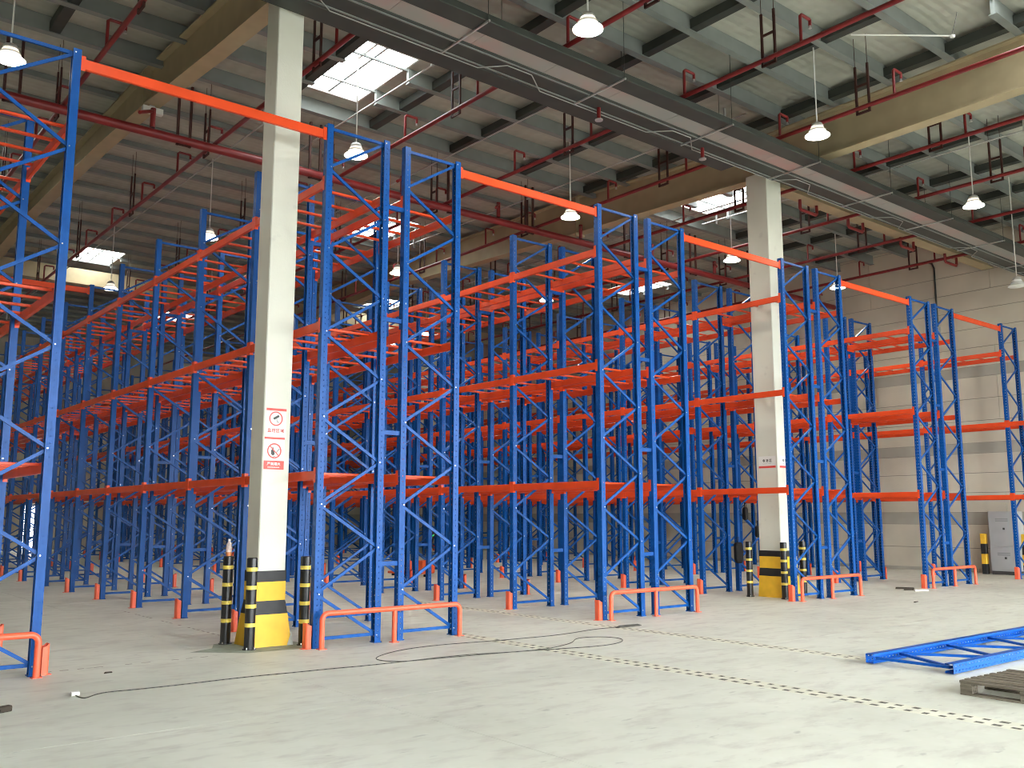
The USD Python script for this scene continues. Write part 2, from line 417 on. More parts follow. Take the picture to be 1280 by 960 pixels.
def rafter(X, prof, label):
    """haunched I-section rafter; prof: (y, bottom z) pairs"""
    r = setting("steel_rafter", label)
    ypts = np.array(prof); tw = 0.012; fwid = 0.15
    top = lambda y: roof_z(y) - (0.33 if y < 6.6 else 0.14)
    for k in range(len(prof) - 1):
        (y0, z0), (y1, z1) = prof[k], prof[k + 1]
        v, f = [], []
        mm = MB()
        for xx in (-tw, tw):
            mm.quad((X + xx, y0, z0), (X + xx, y1, z1), (X + xx, y1, top(y1)), (X + xx, y0, top(y0)))
        if k == 0:
            mm.quad((X - tw, y0, z0), (X + tw, y0, z0), (X + tw, y0, top(y0)), (X - tw, y0, top(y0)))
        obj("web", mm, "rafter_beige", r)
        for nm, za, zb in (("bottom_flange", z0, z1), ("top_flange", top(y0), top(y1))):
            fl_ = MB(); t = 0.016
            fl_.add([(X - fwid, y0, za - t), (X + fwid, y0, za - t), (X + fwid, y0, za + t), (X - fwid, y0, za + t), (X - fwid, y1, zb - t), (X + fwid, y1, zb - t), (X + fwid, y1, zb + t), (X - fwid, y1, zb + t)],
                    [(0, 1, 2, 3), (7, 6, 5, 4), (0, 4, 5, 1), (1, 5, 6, 2), (2, 6, 7, 3), (3, 7, 4, 0)])
            obj(nm, fl_, "rafter_beige", r)
    for y in (6.7, -6.2):
        z0 = np.interp(y, ypts[:, 0], ypts[:, 1])
        obj("splice_plate", MB().box(X - 0.16, y - 0.02, z0 - 0.09, X + 0.16, y + 0.02, top(y)), "rafter_beige", r)


rafter(-0.345, [(FRONTY, 9.35), (-6.2, 9.2), (0.7, 9.06), (3.3, 9.24), (6.7, 9.54), (9.7, 9.72), (16.6, 9.93), (23.5, 9.7)], "beige haunched steel rafter running back from the signed column")
rafter(11.10, [(FRONTY, 9.2), (-4.7, 9.13), (0.7, 9.08), (3.3, 9.17), (6.7, 9.26), (11.2, 9.42), (16.6, 9.6), (23.5, 9.4)], "beige haunched steel rafter crossing above the far column")
eb = setting("steel_beam", "beige steel beam spanning right behind the cable trays above the far column")
obj("bottom_flange", MB().box(11.25, 0.95, 9.14, WALLX, 1.30, 9.17), "rafter_beige", eb)
obj("web", MB().box(11.25, 1.11, 9.17, WALLX, 1.14, 9.9), "rafter_beige", eb)
eb2 = setting("steel_beam", "beige steel beam far back under the roof behind the skylight")
obj("bottom_flange", MB().box(LEFTX, 22.9, 9.68, WALLX, 23.2, 9.72), "rafter_beige", eb2)
obj("web", MB().box(LEFTX, 23.03, 9.72, WALLX, 23.07, 10.25), "rafter_beige", eb2)


# ------------------------------------------------------------------ columns with striped feet, bollards, signs
def column(c, w, flare, label, zs, top):
    col = setting("concrete_column", label)
    h = w / 2; x, y = c
    obj("shaft", MB().cbox(x - h, y - h, zs[0], x + h, y + h, top, 0.012), "column_paint", col)
    def ring(z0, h0, z1, h1, mat):
        v = [(x + a * q, y + b * q, z) for z, q in ((z0, h0), (z1, h1)) for a, b in ((-1, -1), (1, -1), (1, 1), (-1, 1))]
        obj("painted_band", MB().add(v, [(0, 3, 2, 1), (4, 5, 6, 7), (0, 1, 5, 4), (1, 2, 6, 5), (2, 3, 7, 6), (3, 0, 4, 7)]), mat, col)
    e = 0.006
    ring(zs[1], h + e, zs[0], h + e, "black_band"); ring(zs[2], h + e, zs[1], h + e, "yellow_band")
    ring(zs[3], h + e + flare * 0.35, zs[2], h + e, "black_band"); ring(0, h + e + flare, zs[3], h + e + flare * 0.35, "yellow_band")
    return col


c1 = column(COL1, W1, 0.075, "cream painted square column with two red signs and flared striped foot", (0.95, 0.81, 0.57, 0.40), 9.05)
ch = MB().add([(-0.06, 0.46, 0.0), (-0.14, 0.468, 0.0), (-0.083, 0.476, 0.17), (-0.062, 0.56, 0.0), (-0.072, 0.49, 0.0)], [(1, 0, 2), (0, 3, 2), (3, 1, 2)])
obj("chipped_corner", ch, "chipped_plaster", c1)
c2 = column(COL2, W2, 0.03, "cream painted square column with striped foot standing inside a rack row", (0.95, 0.83, 0.59, 0.43), 9.12)


def bollard(x, y, label, h=1.13):
    r = 0.066
    if not hasattr(bollard, "src"):
        t = thing("bollard", label, "bollard", (x, y, 0), group="black and yellow bollards around the columns")
        obj("post", MB().lathe([(0, 0), (r, 0), (r, h - 0.012), (r - 0.01, h), (0, h)], n=24), "black_paint", t, 40)
        for z in (0.30, 0.53, 0.76, 0.985):
            obj("reflective_band", MB().lathe([(r, z - 0.024), (r + 0.003, z - 0.022), (r + 0.003, z + 0.022), (r, z + 0.024)], n=24), "yellow_tape", t, 40)
        obj("base_flange", MB().lathe([(0, 0), (0.085, 0), (0.085, 0.008), (0, 0.008)], n=20), "black_paint", t)
        for a in range(4):
            obj("anchor_bolt", MB().lathe([(0, 0), (0.009, 0), (0.009, 0.022), (0, 0.022)], (0.074 * math.cos(a * 1.57 + 0.7), 0.074 * math.sin(a * 1.57 + 0.7), 0.008), 6), "bolt_steel", t)
        bollard.src = t
        return t
    return dup(bollard.src, label, (x, y, 0))


bollard(-0.71, 1.10, "black bollard with yellow bands carrying a drink bottle on its top")
bollard(-0.685, 0.40, "black bollard with yellow bands in front of the signed column's foot")
bollard(0.04, 0.37, "black bollard with yellow bands between the signed column and the rack guard rail")
bollard(10.62, 1.18, "black bollard with yellow bands on the aisle side of the far column")
bollard(10.66, 0.36, "black bollard with yellow bands directly in front of the far column's striped foot")
bollard(11.72, 0.62, "black bollard with yellow bands behind the orange rail of the far column's row")

b = thing("drink_bottle", "small plastic bottle with orange liquid standing on a black bollard", "bottle", (-0.71, 1.10, 1.13))
obj("body", MB().lathe([(0, 0), (0.034, 0), (0.036, 0.02), (0.036, 0.07), (0.035, 0.075)], n=18), "bottle_orange", b, 40)
obj("paper_label", MB().lathe([(0.0365, 0.05), (0.0375, 0.055), (0.0375, 0.135), (0.0365, 0.14)], n=18), "bottle_label", b, 40)
obj("shoulder", MB().lathe([(0.035, 0.14), (0.034, 0.155), (0.016, 0.185), (0.014, 0.195)], n=18), "bottle_label", b, 40)
obj("cap", MB().lathe([(0.0, 0.195), (0.017, 0.195), (0.017, 0.222), (0, 0.222)], n=16), "bottle_cap", b)

# sign writing: each character drawn from strokes on a unit square
GLYPH = {
    "监": [((.15, .95), (.15, .55)), ((.35, 1), (.35, .5)), ((.55, 1), (.45, .75)), ((.52, .82), (.95, .82)), ((.65, .7), (.8, .58)), ((.15, .42), (.85, .42)), ((.15, .42), (.15, .05)), ((.85, .42), (.85, .05)), ((.38, .42), (.38, .05)), ((.62, .42), (.62, .05)), ((.02, .05), (.98, .05))],
    "控": [((.18, 1), (.18, .05)), ((.05, .75), (.35, .75)), ((.02, .4), (.35, .52)), ((.18, .05), (.08, .12)), ((.68, 1), (.68, .88)), ((.42, .85), (.96, .85)), ((.42, .85), (.42, .7)), ((.96, .85), (.96, .7)), ((.58, .75), (.45, .52)), ((.78, .75), (.93, .55)), ((.48, .42), (.92, .42)), ((.7, .42), (.7, .05)), ((.4, .05), (1, .05))],
    "区": [((.08, .93), (.92, .93)), ((.08, .93), (.08, .06)), ((.08, .06), (.95, .06)), ((.75, .8), (.25, .2)), ((.3, .75), (.8, .22))],
    "域": [((.02, .7), (.34, .7)), ((.18, .95), (.18, .25)), ((.02, .2), (.36, .3)), ((.4, .8), (.98, .8)), ((.45, .6), (.65, .6)), ((.45, .6), (.45, .4)), ((.65, .6), (.65, .4)), ((.45, .4), (.65, .4)), ((.38, .2), (.66, .28)), ((.72, 1), (.78, .4)), ((.78, .4), (.98, .05)), ((.92, .6), (.6, .05)), ((.86, .98), (.95, .9))],
    "严": [((.05, .92), (.95, .92)), ((.36, .92), (.36, .62)), ((.62, .92), (.62, .62)), ((.15, .82), (.25, .68)), ((.85, .82), (.75, .68)), ((.08, .6), (.95, .6)), ((.15, .6), (.02, .02))],
    "禁": [((.05, .8), (.47, .8)), ((.26, 1), (.26, .52)), ((.26, .78), (.05, .56)), ((.26, .78), (.46, .58)), ((.53, .8), (.97, .8)), ((.75, 1), (.75, .52)), ((.75, .78), (.54, .58)), ((.75, .78), (.97, .56)), ((.22, .46), (.8, .46)), ((.05, .32), (.96, .32)), ((.5, .32), (.5, .02)), ((.28, .22), (.12, .05)), ((.72, .22), (.9, .05))],
    "烟": [((.2, 1), (.2, .5)), ((.05, .75), (.1, .6)), ((.36, .8), (.28, .65)), ((.2, .5), (.02, .05)), ((.2, .45), (.36, .2)), ((.46, .92), (.95, .92)), ((.46, .92), (.46, .05)), ((.95, .92), (.95, .05)), ((.46, .05), (.95, .05)), ((.56, .64), (.86, .64)), ((.7, .82), (.7, .6)), ((.7, .6), (.56, .25)), ((.7, .6), (.86, .25))],
    "火": [((.5, 1), (.48, .5)), ((.48, .5), (.06, .04)), ((.5, .5), (.95, .04)), ((.16, .75), (.26, .5)), ((.86, .78), (.7, .52))],
    "收": [((.1, .85), (.1, .35)), ((.1, .35), (.38, .42)), ((.38, 1), (.38, .02)), ((.62, 1), (.48, .6)), ((.58, .76), (.97, .76)), ((.85, .74), (.48, .03)), ((.6, .6), (.97, .03))],
    "货": [((.3, 1), (.05, .65)), ((.2, .85), (.2, .55)), ((.5, .98), (.5, .62)), ((.9, .92), (.5, .74)), ((.5, .62), (.92, .62)), ((.2, .5), (.8, .5)), ((.2, .5), (.2, .18)), ((.8, .5), (.8, .18)), ((.5, .42), (.5, .2)), ((.48, .2), (.12, .0)), ((.6, .16), (.88, .0))],
}


def glyphs(text, x, y, size, gap, wd, depth):
    """strokes as thin raised bars in a sign's own plane: x right, y up, z out"""
    m = MB()
    for i, ch_ in enumerate(text):
        for (a, b_), (c, d_) in GLYPH[ch_]:
            m.bar((x + i * (size + gap) + a * size, y + b_ * size, depth / 2), (x + i * (size + gap) + c * size, y + d_ * size, depth / 2), wd, depth)
    return m


def facing(face, plane, x0, z0):
    """sign plane to world: face 'front' looks along -y, 'side' looks along -x"""
    def f(m):
        v, fc = m.out(); o = np.empty_like(v)
        if face == "front":
            o[:, 0] = x0 + v[:, 0]; o[:, 1] = plane - v[:, 2]; o[:, 2] = z0 + v[:, 1]
        else:
            o[:, 0] = plane - v[:, 2]; o[:, 1] = x0 - v[:, 0]; o[:, 2] = z0 + v[:, 1]
        return o, fc
    return f


def ringm(cx, cy, r0, r1, d, z=0.0, n=40):
    from shapely.geometry import Point
    return MB().poly(Point(cx, cy).buffer(r1, n).difference(Point(cx, cy).buffer(r0, n)), z, d)


fx = COL1[1] - W1 / 2
sw = 0.285
F = facing("front", fx, COL1[0] - W1 / 2 + 0.035, 2.690)
t = thing("surveillance_sign", "white sign with red ring around a camera, upper sign on the column", "sign")
obj("board", F(MB().box(0, 0, 0, sw, 0.385, 0.003)), "sign_white", t)
def fr(m):
    return F(m)
obj("top_strip", F(MB().box(0.0, 0.35, 0.003, sw, 0.383, 0.0036)), "sign_red", t)
obj("red_ring", fr(ringm(sw / 2 - 0.005, 0.245, 0.080, 0.096, 0.0009, 0.003)), "sign_red", t)
cm = MB().bar((0.105, 0.24, 0.0035), (0.180, 0.285, 0.0035), 0.030, 0.001)
cm.bar((0.148, 0.245, 0.0035), (0.152, 0.205, 0.0035), 0.007, 0.001).bar((0.152, 0.205, 0.0035), (0.188, 0.195, 0.0035), 0.007, 0.001)
obj("camera_symbol", F(cm), "sign_grey", t)
gl = glyphs("监控区域", 0.025, 0.062, 0.050, 0.010, 0.0075, 0.001); gl.v = [v + (0, 0, 0.003) for v in gl.v]
obj("lettering", F(gl), "sign_text_red", t)
F2 = facing("front", fx, COL1[0] - W1 / 2 + 0.022, 2.262)
t = thing("no_fire_sign", "white and red no-smoking sign with barred ring, lower sign on the column", "sign")
obj("board", F2(MB().box(0, 0, 0, sw, 0.425, 0.003)), "sign_white", t)
obj("bottom_panel", F2(MB().box(0, 0, 0.003, sw, 0.115, 0.0036)), "sign_red", t)
obj("top_strip", F2(MB().box(0.0, 0.398, 0.003, sw, 0.425, 0.0036)), "sign_red", t)
obj("red_ring", F2(ringm(sw / 2, 0.245, 0.083, 0.101, 0.0009, 0.003)), "sign_red", t)
obj("red_bar", F2(MB().bar((sw / 2 - 0.066, 0.311, 0.0042), (sw / 2 + 0.066, 0.179, 0.0042), 0.014, 0.0012)), "sign_red", t)
cg = MB().poly(Polygon([(0.10, 0.20), (0.125, 0.18), (0.150, 0.20), (0.145, 0.24), (0.13, 0.28), (0.118, 0.31), (0.112, 0.27), (0.098, 0.25)]), 0.003, 0.0006)
cg.bar((0.165, 0.22, 0.0033), (0.215, 0.275, 0.0033), 0.008, 0.0006).bar((0.125, 0.165, 0.0033), (0.16, 0.175, 0.0033), 0.006, 0.0006)
obj("flame_symbol", F2(cg), "sign_grey", t)
gl = glyphs("严禁烟火", 0.048, 0.052, 0.042, 0.006, 0.0062, 0.001); gl.v = [v + (0, 0, 0.0036) for v in gl.v]
obj("lettering", F2(gl), "sign_white", t)
gl = MB()
for k in range(9):
    gl.box(0.055 + k * 0.019, 0.022, 0.0036, 0.069 + k * 0.019, 0.034, 0.0042)
obj("small_print", F2(gl), "sign_white", t)
for face, plane, x0, lab in (("side", COL2[0] - W2 / 2, COL2[1] + 0.20, "small white zone sign with red lower edge on the far column's shaded face"),
                             ("front", COL2[1] - W2 / 2, COL2[0] - 0.20, "small white zone sign with red lower edge half hidden by a blue post")):
    Fz = facing(face, plane, x0, 2.66)
    t = thing("zone_sign", lab, "sign")
    obj("board", Fz(MB().box(0, 0, 0, 0.42, 0.25, 0.004)), "sign_white", t)
    obj("red_edge", Fz(MB().box(0, 0, 0.004, 0.42, 0.045, 0.0046)), "sign_red", t)
    gl = glyphs("收货区", 0.10, 0.125, 0.062, 0.022, 0.0095, 0.001); gl.v = [v + (0, 0, 0.004) for v in gl.v]
    obj("lettering", Fz(gl), "sign_grey", t)
    obj("small_print", Fz(MB().box(0.10, 0.085, 0.004, 0.22, 0.093, 0.0046).box(0.24, 0.085, 0.004, 0.31, 0.093, 0.0046)), "cabinet_grey", t)


# ------------------------------------------------------------------ pallet racking
def strip(m, P, a0, a1, z0, z1, holes_at=None, hw=0.008, hh=0.022, pitch=0.076):
    """vertical sheet strip between a0 and a1; P(a, z) gives the point. holes_at: centres of slotted columns"""
    cuts_, a = [], a0
    for c in holes_at or []:
        cuts_ += [(a, c - hw, False), (c - hw, c + hw, True)]; a = c + hw
    cuts_.append((a, a1, False))
    for u0, u1, slotted in cuts_:
        if not slotted:
            m.quad(P(u0, z0), P(u1, z0), P(u1, z1), P(u0, z1)); continue
        z = z0
        n = int((z1 - z0 - 0.06) / pitch)
        edges = [z0] + [q for k in range(n) for q in (z0 + 0.06 + k * pitch - hh / 2, z0 + 0.06 + k * pitch + hh / 2)] + [z1]
        for k in range(0, len(edges), 2):
            m.quad(P(u0, edges[k]), P(u1, edges[k]), P(u1, edges[k + 1]), P(u0, edges[k + 1]))


def post_mesh(sgn, h=H, cx=0.0):
    """open rolled-sheet upright; slotted web on the aisle side (sgn -1: towards -x)"""
    m = MB(); d, w, th = 0.045, 0.05, 0.0022
    for k, o in ((0, 0.0), (1, th)):
        X = lambda x: cx - sgn * -1 * (x) if False else cx + (-sgn) * x      # local x grows away from the aisle
        strip(m, lambda a, z: (X(-d + o), a, z), -w + o, w - o, 0.012, h, [-0.024, 0.024], 0.0065)
        for q in (-1, 1):
            strip(m, lambda a, z: (X(a), q * (w - o), z), -d + o, d, 0.012, h, [0.0], 0.0045, 0.018)
    for q in (-1, 1):
        m.quad((X(d), q * w, 0.012), (X(d), q * (w - 0.022), 0.012), (X(d), q * (w - 0.022), h), (X(d), q * w, h))
        m.quad((X(-d), q * w, h), (X(d), q * w, h), (X(d), q * (w - th), h), (X(-d), q * (w - th), h))
    m.quad((X(-d), -w, h), (X(-d), w, h), (X(-d + th), w, h), (X(-d + th), -w, h))
    return m


def build_frame(label, loc, spacers):
    t = thing("rack_upright_with_spacers" if spacers else "rack_upright", label, "rack frame", loc)
    fill_frame(t, H, spacers, "blue_paint")
    return t


def fill_frame(t, h, spacers, mat):
    for sgn, x in ((-1, 0.0), (1, D)):
        po = obj("post", post_mesh(sgn, h, x), mat, t)
        obj("foot_plate", MB().box(x - 0.055, -0.062, 0, x + 0.055, 0.062, 0.012), mat, po)
    st, x0, x1 = 0.5683, 0.03, D - 0.03
    obj("horizontal_brace", MB().bar((x0, 0, 0.11), (x1, 0, 0.11), 0.028, 0.04), mat, t)
    obj("horizontal_brace", MB().bar((x0, 0, h - 0.05), (x1, 0, h - 0.05), 0.028, 0.04), mat, t)
    bolts = MB(); n = int(round((h - 0.14) / st))
    for k in range(n):
        z0, z1 = 0.10 + k * st + 0.02, 0.10 + (k + 1) * st - 0.02
        a, b_ = (x1, x0) if k % 2 == 0 else (x0, x1)
        obj("diagonal_brace", MB().bar((a, 0, z0), (b_, 0, z1), 0.028, 0.038), mat, t)
    for k in range(n + 1):
        x = D if k % 2 == 0 else 0.0
        z = 0.10 + k * st if k < n else h - 0.05
        q = MB().lathe([(0, 0), (0.009, 0), (0.009, 0.01), (0, 0.01)], n=6); v, f = q.out()
        bolts.add(np.stack([x + (-1 if x else 1) * 0.02 + v[:, 0], -0.05 - v[:, 2], z + v[:, 1]], 1), f)
    tag(obj("brace_bolts", bolts, "bolt_steel", t), kind="stuff")
    if spacers:
        for z in (1.02, 2.79, 4.37, 6.0):
            obj("row_spacer", MB().box(D + 0.045, -0.025, z - 0.03, D + G - 0.045, 0.025, z + 0.03), mat, t)


LEVELS = (2.235, 4.215, 6.18)          # tops of the beams
TIER = ("lowest", "middle", "top")


def build_shelf(label, loc):
    t = thing("pallet_shelf", label, "rack shelf", loc)
    for sgn, x in ((-1, 0.0), (1, D)):
        xa, xb = (x - 0.047, x + 0.003) if sgn < 0 else (x - 0.003, x + 0.047)
        bm = obj("beam", MB().cbox(xa, 0.052, -0.12, xb, L - 0.052, 0.0, 0.008), "orange_paint", t)
        xo = x + sgn * 0.0475
        for y0, y1, yi in ((0.002, 0.056, 0.052), (L - 0.056, L - 0.002, L - 0.056)):
            c = MB().box(min(xo, xo + sgn * 0.005), y0, -0.155, max(xo, xo + sgn * 0.005), y1, 0.045)
            c.box(xa, yi, -0.155, xb, yi + 0.004, 0.045)
            obj("end_connector", c, "orange_paint", bm)
    for k in range(4):
        y = L * (k + 0.72) / 4.45
        obj("cross_bar", MB().cbox(0.0035, y - 0.025, -0.035, D - 0.0035, y + 0.025, -0.004, 0.004), "orange_paint", t)
    return t


def build_protector(label, loc, rz):
    """orange angle-plate guard, rounded on top, bolted in front of an aisle-side post; local -x is the aisle"""
    t = thing("post_protector", label, "post protector", loc, rz)
    h = 0.32; c = 0.028; wb, wg = 0.060, 0.142           # half width of the front, reach towards the aisle
    prof = [(-0.070, -wb)] + [(-wg + c - c * math.sin(q), -wb + c - c * math.cos(q)) for q in np.linspace(0, np.pi / 2, 5)]
    prof += [(x, -y) for x, y in prof[::-1]]
    top = [h - 0.035] + [h - 0.02, h - 0.008, h, h, h] + [h, h, h, h - 0.008, h - 0.02] + [h - 0.035]
    m = MB()
    for o in (0.0, 0.006):
        q = [(x + (o if x < -0.071 else 0), y - math.copysign(o, y)) for x, y in prof]
        for i in range(len(q) - 1):
            m.quad((*q[i], 0), (*q[i + 1], 0), (*q[i + 1], top[i + 1]), (*q[i], top[i]))
    for i in range(len(prof) - 1):
        q = [(x + (0.006 if x < -0.071 else 0), y - math.copysign(0.006, y)) for x, y in prof]
        m.quad((*prof[i], top[i]), (*prof[i + 1], top[i + 1]), (*q[i + 1], top[i + 1]), (*q[i], top[i]))
    obj("bent_plate", m, "guard_orange", t, 50)
    obj("floor_flange", MB().box(-0.175, -0.05, 0, -0.136, 0.05, 0.006), "guard_orange", t)
    return t


ROWNAME = {"A": "row cut by the picture's edge", "B": "row behind the signed column", "C": "row between both columns", "D": "row enclosing the far column",
           "E": "row beyond the far column", "F": "row along the grey wall"}
SRC = {}


def place(kind, builder, label, loc, rz=None, group=None):
    if kind not in SRC:
        SRC[kind] = builder(label, loc) if rz is None else builder(label, loc, rz)
        if group:
            tag(SRC[kind], group=group)
        return SRC[kind]
    return dup(SRC[kind], label, loc, rz or 0.0)


def dec(q):
    return (q[0], q[1], int(q[2]), int(q[3:5])) + ((int(q[5]),) if len(q) > 5 else ())


# frames, guards and shelves that the photograph shows nothing of (left out), and the shelves past the 300 that show largest (joined below)
UNSEEN = set(dec(q) for q in """sF0140 sF0110 sE1122 sE1120 sE1092 sE0142 sE0141 sE0140 sE0130 sD1140 sD1122 sD1121 sD1120 sD1110 sD0102 sD0101 sD0100 sC1142 sC1072 sA1022 sA1021 sA1020 sA1010 pC003 pC005 pC006
pC008 pC010 pC014 pC015 pC101 pC105 pC107 pC108 pC109 pC110 pC111 pC113 pC114 pC115 pB006 pB009 pB010 pB011 pB101 pB103 pB107 pB111 pB112 pB113 pD005 pD007
pD009 pD010 pD011 pD014 pD101 pD102 pD103 pD104 pD105 pD107 pD108 pD109 pD110 pD111 pD112 pD113 pD114 pD115 pE006 pE008 pE009 pE010 pE011 pE013 pE014 pE015
pE104 pE109 pE110 pE111 pE112 pE113 pE114 pE115 pF003 pF004 pF005 pF006 pF007 pF008 pF009 pF010 pF011 pF013 pF014 pF015 pA102 pA103 fC006 fC107 fD011 fD112
fD113 fE014 fE115 fF015 fA102 fA103""".split())
FAR = set(dec(q) for q in """sE1111 sE1030 sD0142 sC1100 sF0100 sE1052 sB1100 sE1141 sE1060 sC1141 sC1121 sC1110 sE0100 sB1110 sB0100 sE1050 sD1102 sC1082 sC0140 sF0132 sF0131 sE0092 sD0111 sC0052 sF0120 sE1082
sC0142 sC1112 sC1080 sC0112 sF0112 sE1121 sE1091 sC1070 sE1132 sE1080 sE0080 sD1070 sD1060 sD0140 sE1102 sE0132 sE0131 sE0102 sE0082 sF0130 sF0090 sE1110 sD1141 sD1130 sE1140 sE1072
sE1070 sD1131 sD1100 sC1120 sF0141 sE1100 sD1112 sD0110 sC1132 sC1060 sE1112 sD0090 sC1130 sC1122 sF0142 sF0111 sE1090 sE0112 sD0112 sC1062 sE1142 sE1130 sD1111 sD1080 sC1140""".split())
far_mesh, FAR_CELLS = MB(), 0
EXTENT = {"A": (None, 3), "B": (11, 13), "C": (15, 15), "D": (15, 15), "E": (15, 15), "F": (15, None)}
KEYS = {}
for row in "CBDEFA":
    for line in (0, 1):
        nb = EXTENT[row][line]
        if nb is None:
            continue
        x = ROW[row] + line * (D + G)
        side = "wall-side" if line else "near-side"
        if row in "AF":
            side = "front-facing"
        for k in range(nb + 1):
            y = k * L
            who = f"{side} line of the {ROWNAME[row]}" if row not in "AF" else ROWNAME[row]
            sp = line == 0 and row != "F"
            key = ("f", row, line, k)
            if key not in UNSEEN:
                o = place("fs" if sp else "f", (lambda l, p, s=sp: build_frame(l, p, s)), f"blue frame, {ORD[k]} from the front, {who}", (x, y, 0), None, "blue upright rack frames")
                KEYS[str(o.GetPath())] = key
            key = ("p", row, line, k)
            if key not in UNSEEN and not (line and k == 0 and row in "BCDE"):
                px, rz = (x, 0.0) if line == 0 else (x + D, 180.0)
                o = place("p", build_protector, f"orange floor guard at the {ORD[k]} frame, {who}", (px, y, 0), rz, "orange post protectors on the floor")
                KEYS[str(o.GetPath())] = key
            if k == nb:
                continue
            for j, z in enumerate(LEVELS):
                key = ("s", row, line, k, j)
                if key in FAR:
                    for xa in (x - 0.047, x + D - 0.003):
                        far_mesh.box(xa, y + 0.052, z - 0.12, xa + 0.05, y + L - 0.052, z)
                    for q in (-0.0525, D + 0.0475):
                        for yc in (y + 0.002, y + L - 0.056):
                            far_mesh.box(x + q, yc, z - 0.155, x + q + 0.005, yc + 0.054, z + 0.045)
                    for q in range(4):
                        yc = y + L * (q + 0.72) / 4.45
                        far_mesh.box(x + 0.0035, yc - 0.025, z - 0.035, x + D - 0.0035, yc + 0.025, z - 0.004)
                elif key not in UNSEEN:
                    o = place("s", build_shelf, f"orange {TIER[j]} shelf, {ORD[k]} bay back, {who}", (x, y, z), None, "orange beam shelves of the racks")
                    KEYS[str(o.GetPath())] = key
tag(obj("distant_shelves", far_mesh, "orange_paint"), "orange beam shelves barely showing deep between the blue frames", "rack shelves", kind="stuff")
# the wall row goes on one bay towards the viewer with its two lower tiers
for j in (0, 1):
    place("s", build_shelf, f"orange {TIER[j]} shelf running out of the picture in front of the wall row", (ROW["F"], -L, LEVELS[j]))

# tie beams across the aisles at the top
ties = [("A", "B", 0, "orange tie beam across the aisle in front of the signed column"), ("B", "C", 0, "orange tie beam spanning the aisle between signed-column row and middle row"),
        ("C", "D", 0, "orange tie beam ending in front of the far column"), ("D", "E", 0, "orange tie beam across the aisle beyond the far column"),
        ("E", "F", 0, "orange tie beam reaching the row along the grey wall"), ("A", "B", 5, "orange tie beam far back beneath the distant skylight")]
for a, b_, k, lab in ties:
    xa, xb = ROW[a] + 2 * D + G + 0.047, ROW[b_] - 0.047
    t = thing("tie_beam", lab, "tie beam", (0, k * L, 0))
    obj("beam", MB().cbox(xa, -0.025, 6.745, xb, 0.025, 6.87, 0.006), "orange_paint", t)
    for xe, q in ((xa, 1), (xb, -1)):
        obj("end_plate", MB().box(min(xe, xe + q * 0.05), -0.031, 6.72, max(xe, xe + q * 0.05), -0.026, 6.90), "orange_paint", t)

# orange tube rails guarding the row ends
for row, lab in (("A", "orange tube guard rail at the row end cut by the picture's edge"), ("B", "orange tube guard rail at the row end right of the signed column"),
                 ("C", "orange tube guard rail at the end of the row between both columns"), ("D", "orange tube guard rail at the row end beside the far column"), ("E", "small orange tube guard rail at the row end near the grey wall")):
    x0, w_, h_, r_, y_ = ROW[row] + 0.02, 2 * D + G - 0.02, 0.435, 0.034, -0.165
    t = thing("end_guard_rail", lab, "guard rail", (x0, y_, 0))
    R_ = 0.08
    arc = lambda cx, cz, a0, a1: [(cx + R_ * math.cos(q), 0, cz + R_ * math.sin(q)) for q in np.linspace(a0, a1, 7)]
    pts = [(0, 0, 0), (0, 0, h_ - R_ - 0.05)] + arc(R_, h_ - R_, math.pi, math.pi / 2) + [(w_ / 2, 0, h_)] + arc(w_ - R_, h_ - R_, math.pi / 2, 0) + [(w_, 0, h_ - R_ - 0.05), (w_, 0, 0)]
    obj("hoop", MB().tube(pts, r_, 14), "guard_orange", t, 50)
    obj("middle_leg", MB().tube([(w_ / 2, 0, 0), (w_ / 2, 0, h_ - 0.02)], r_, 14), "guard_orange", t, 50)
    for x in (0, w_ / 2, w_):
        obj("foot_plate", MB().box(x - 0.05, -0.05, 0, x + 0.05, 0.05, 0.008), "guard_orange", t)

# black bags hung on the far column's row
for (x, y, z, w_, h_), lab in (((11.62, 2.20, 0.62, 0.26, 0.46), "black bag hung low on a blue post left of the far column"), ((12.38, 2.21, 1.18, 0.14, 0.26), "small black bag hung on a post close to the far column"),
                               ((11.93, 2.21, 1.58, 0.12, 0.28), "small black pouch hung highest on the braces near the far column")):
    t = thing("hanging_bag", lab, "bag", (x, y, z))
    v = trimesh.creation.icosphere(3, 1.0); p = np.array(v.vertices); p = np.sign(p) * np.abs(p) ** 0.45
    p *= (w_ / 2, 0.05, h_ / 2); p[:, 2] += h_ / 2; p += (meshkit.noise(p * 14)[:, None] - 0.5) * 0.02
    obj("pouch", MB().add(p, v.faces), "rubber_black", t, True)
    obj("strap", MB().bar((-0.03, -0.01, h_ - 0.02), (-0.02, 0.0, h_ + 0.12), 0.02, 0.006).bar((0.03, -0.01, h_ - 0.02), (0.02, 0.0, h_ + 0.12), 0.02, 0.006), "rubber_black", t)

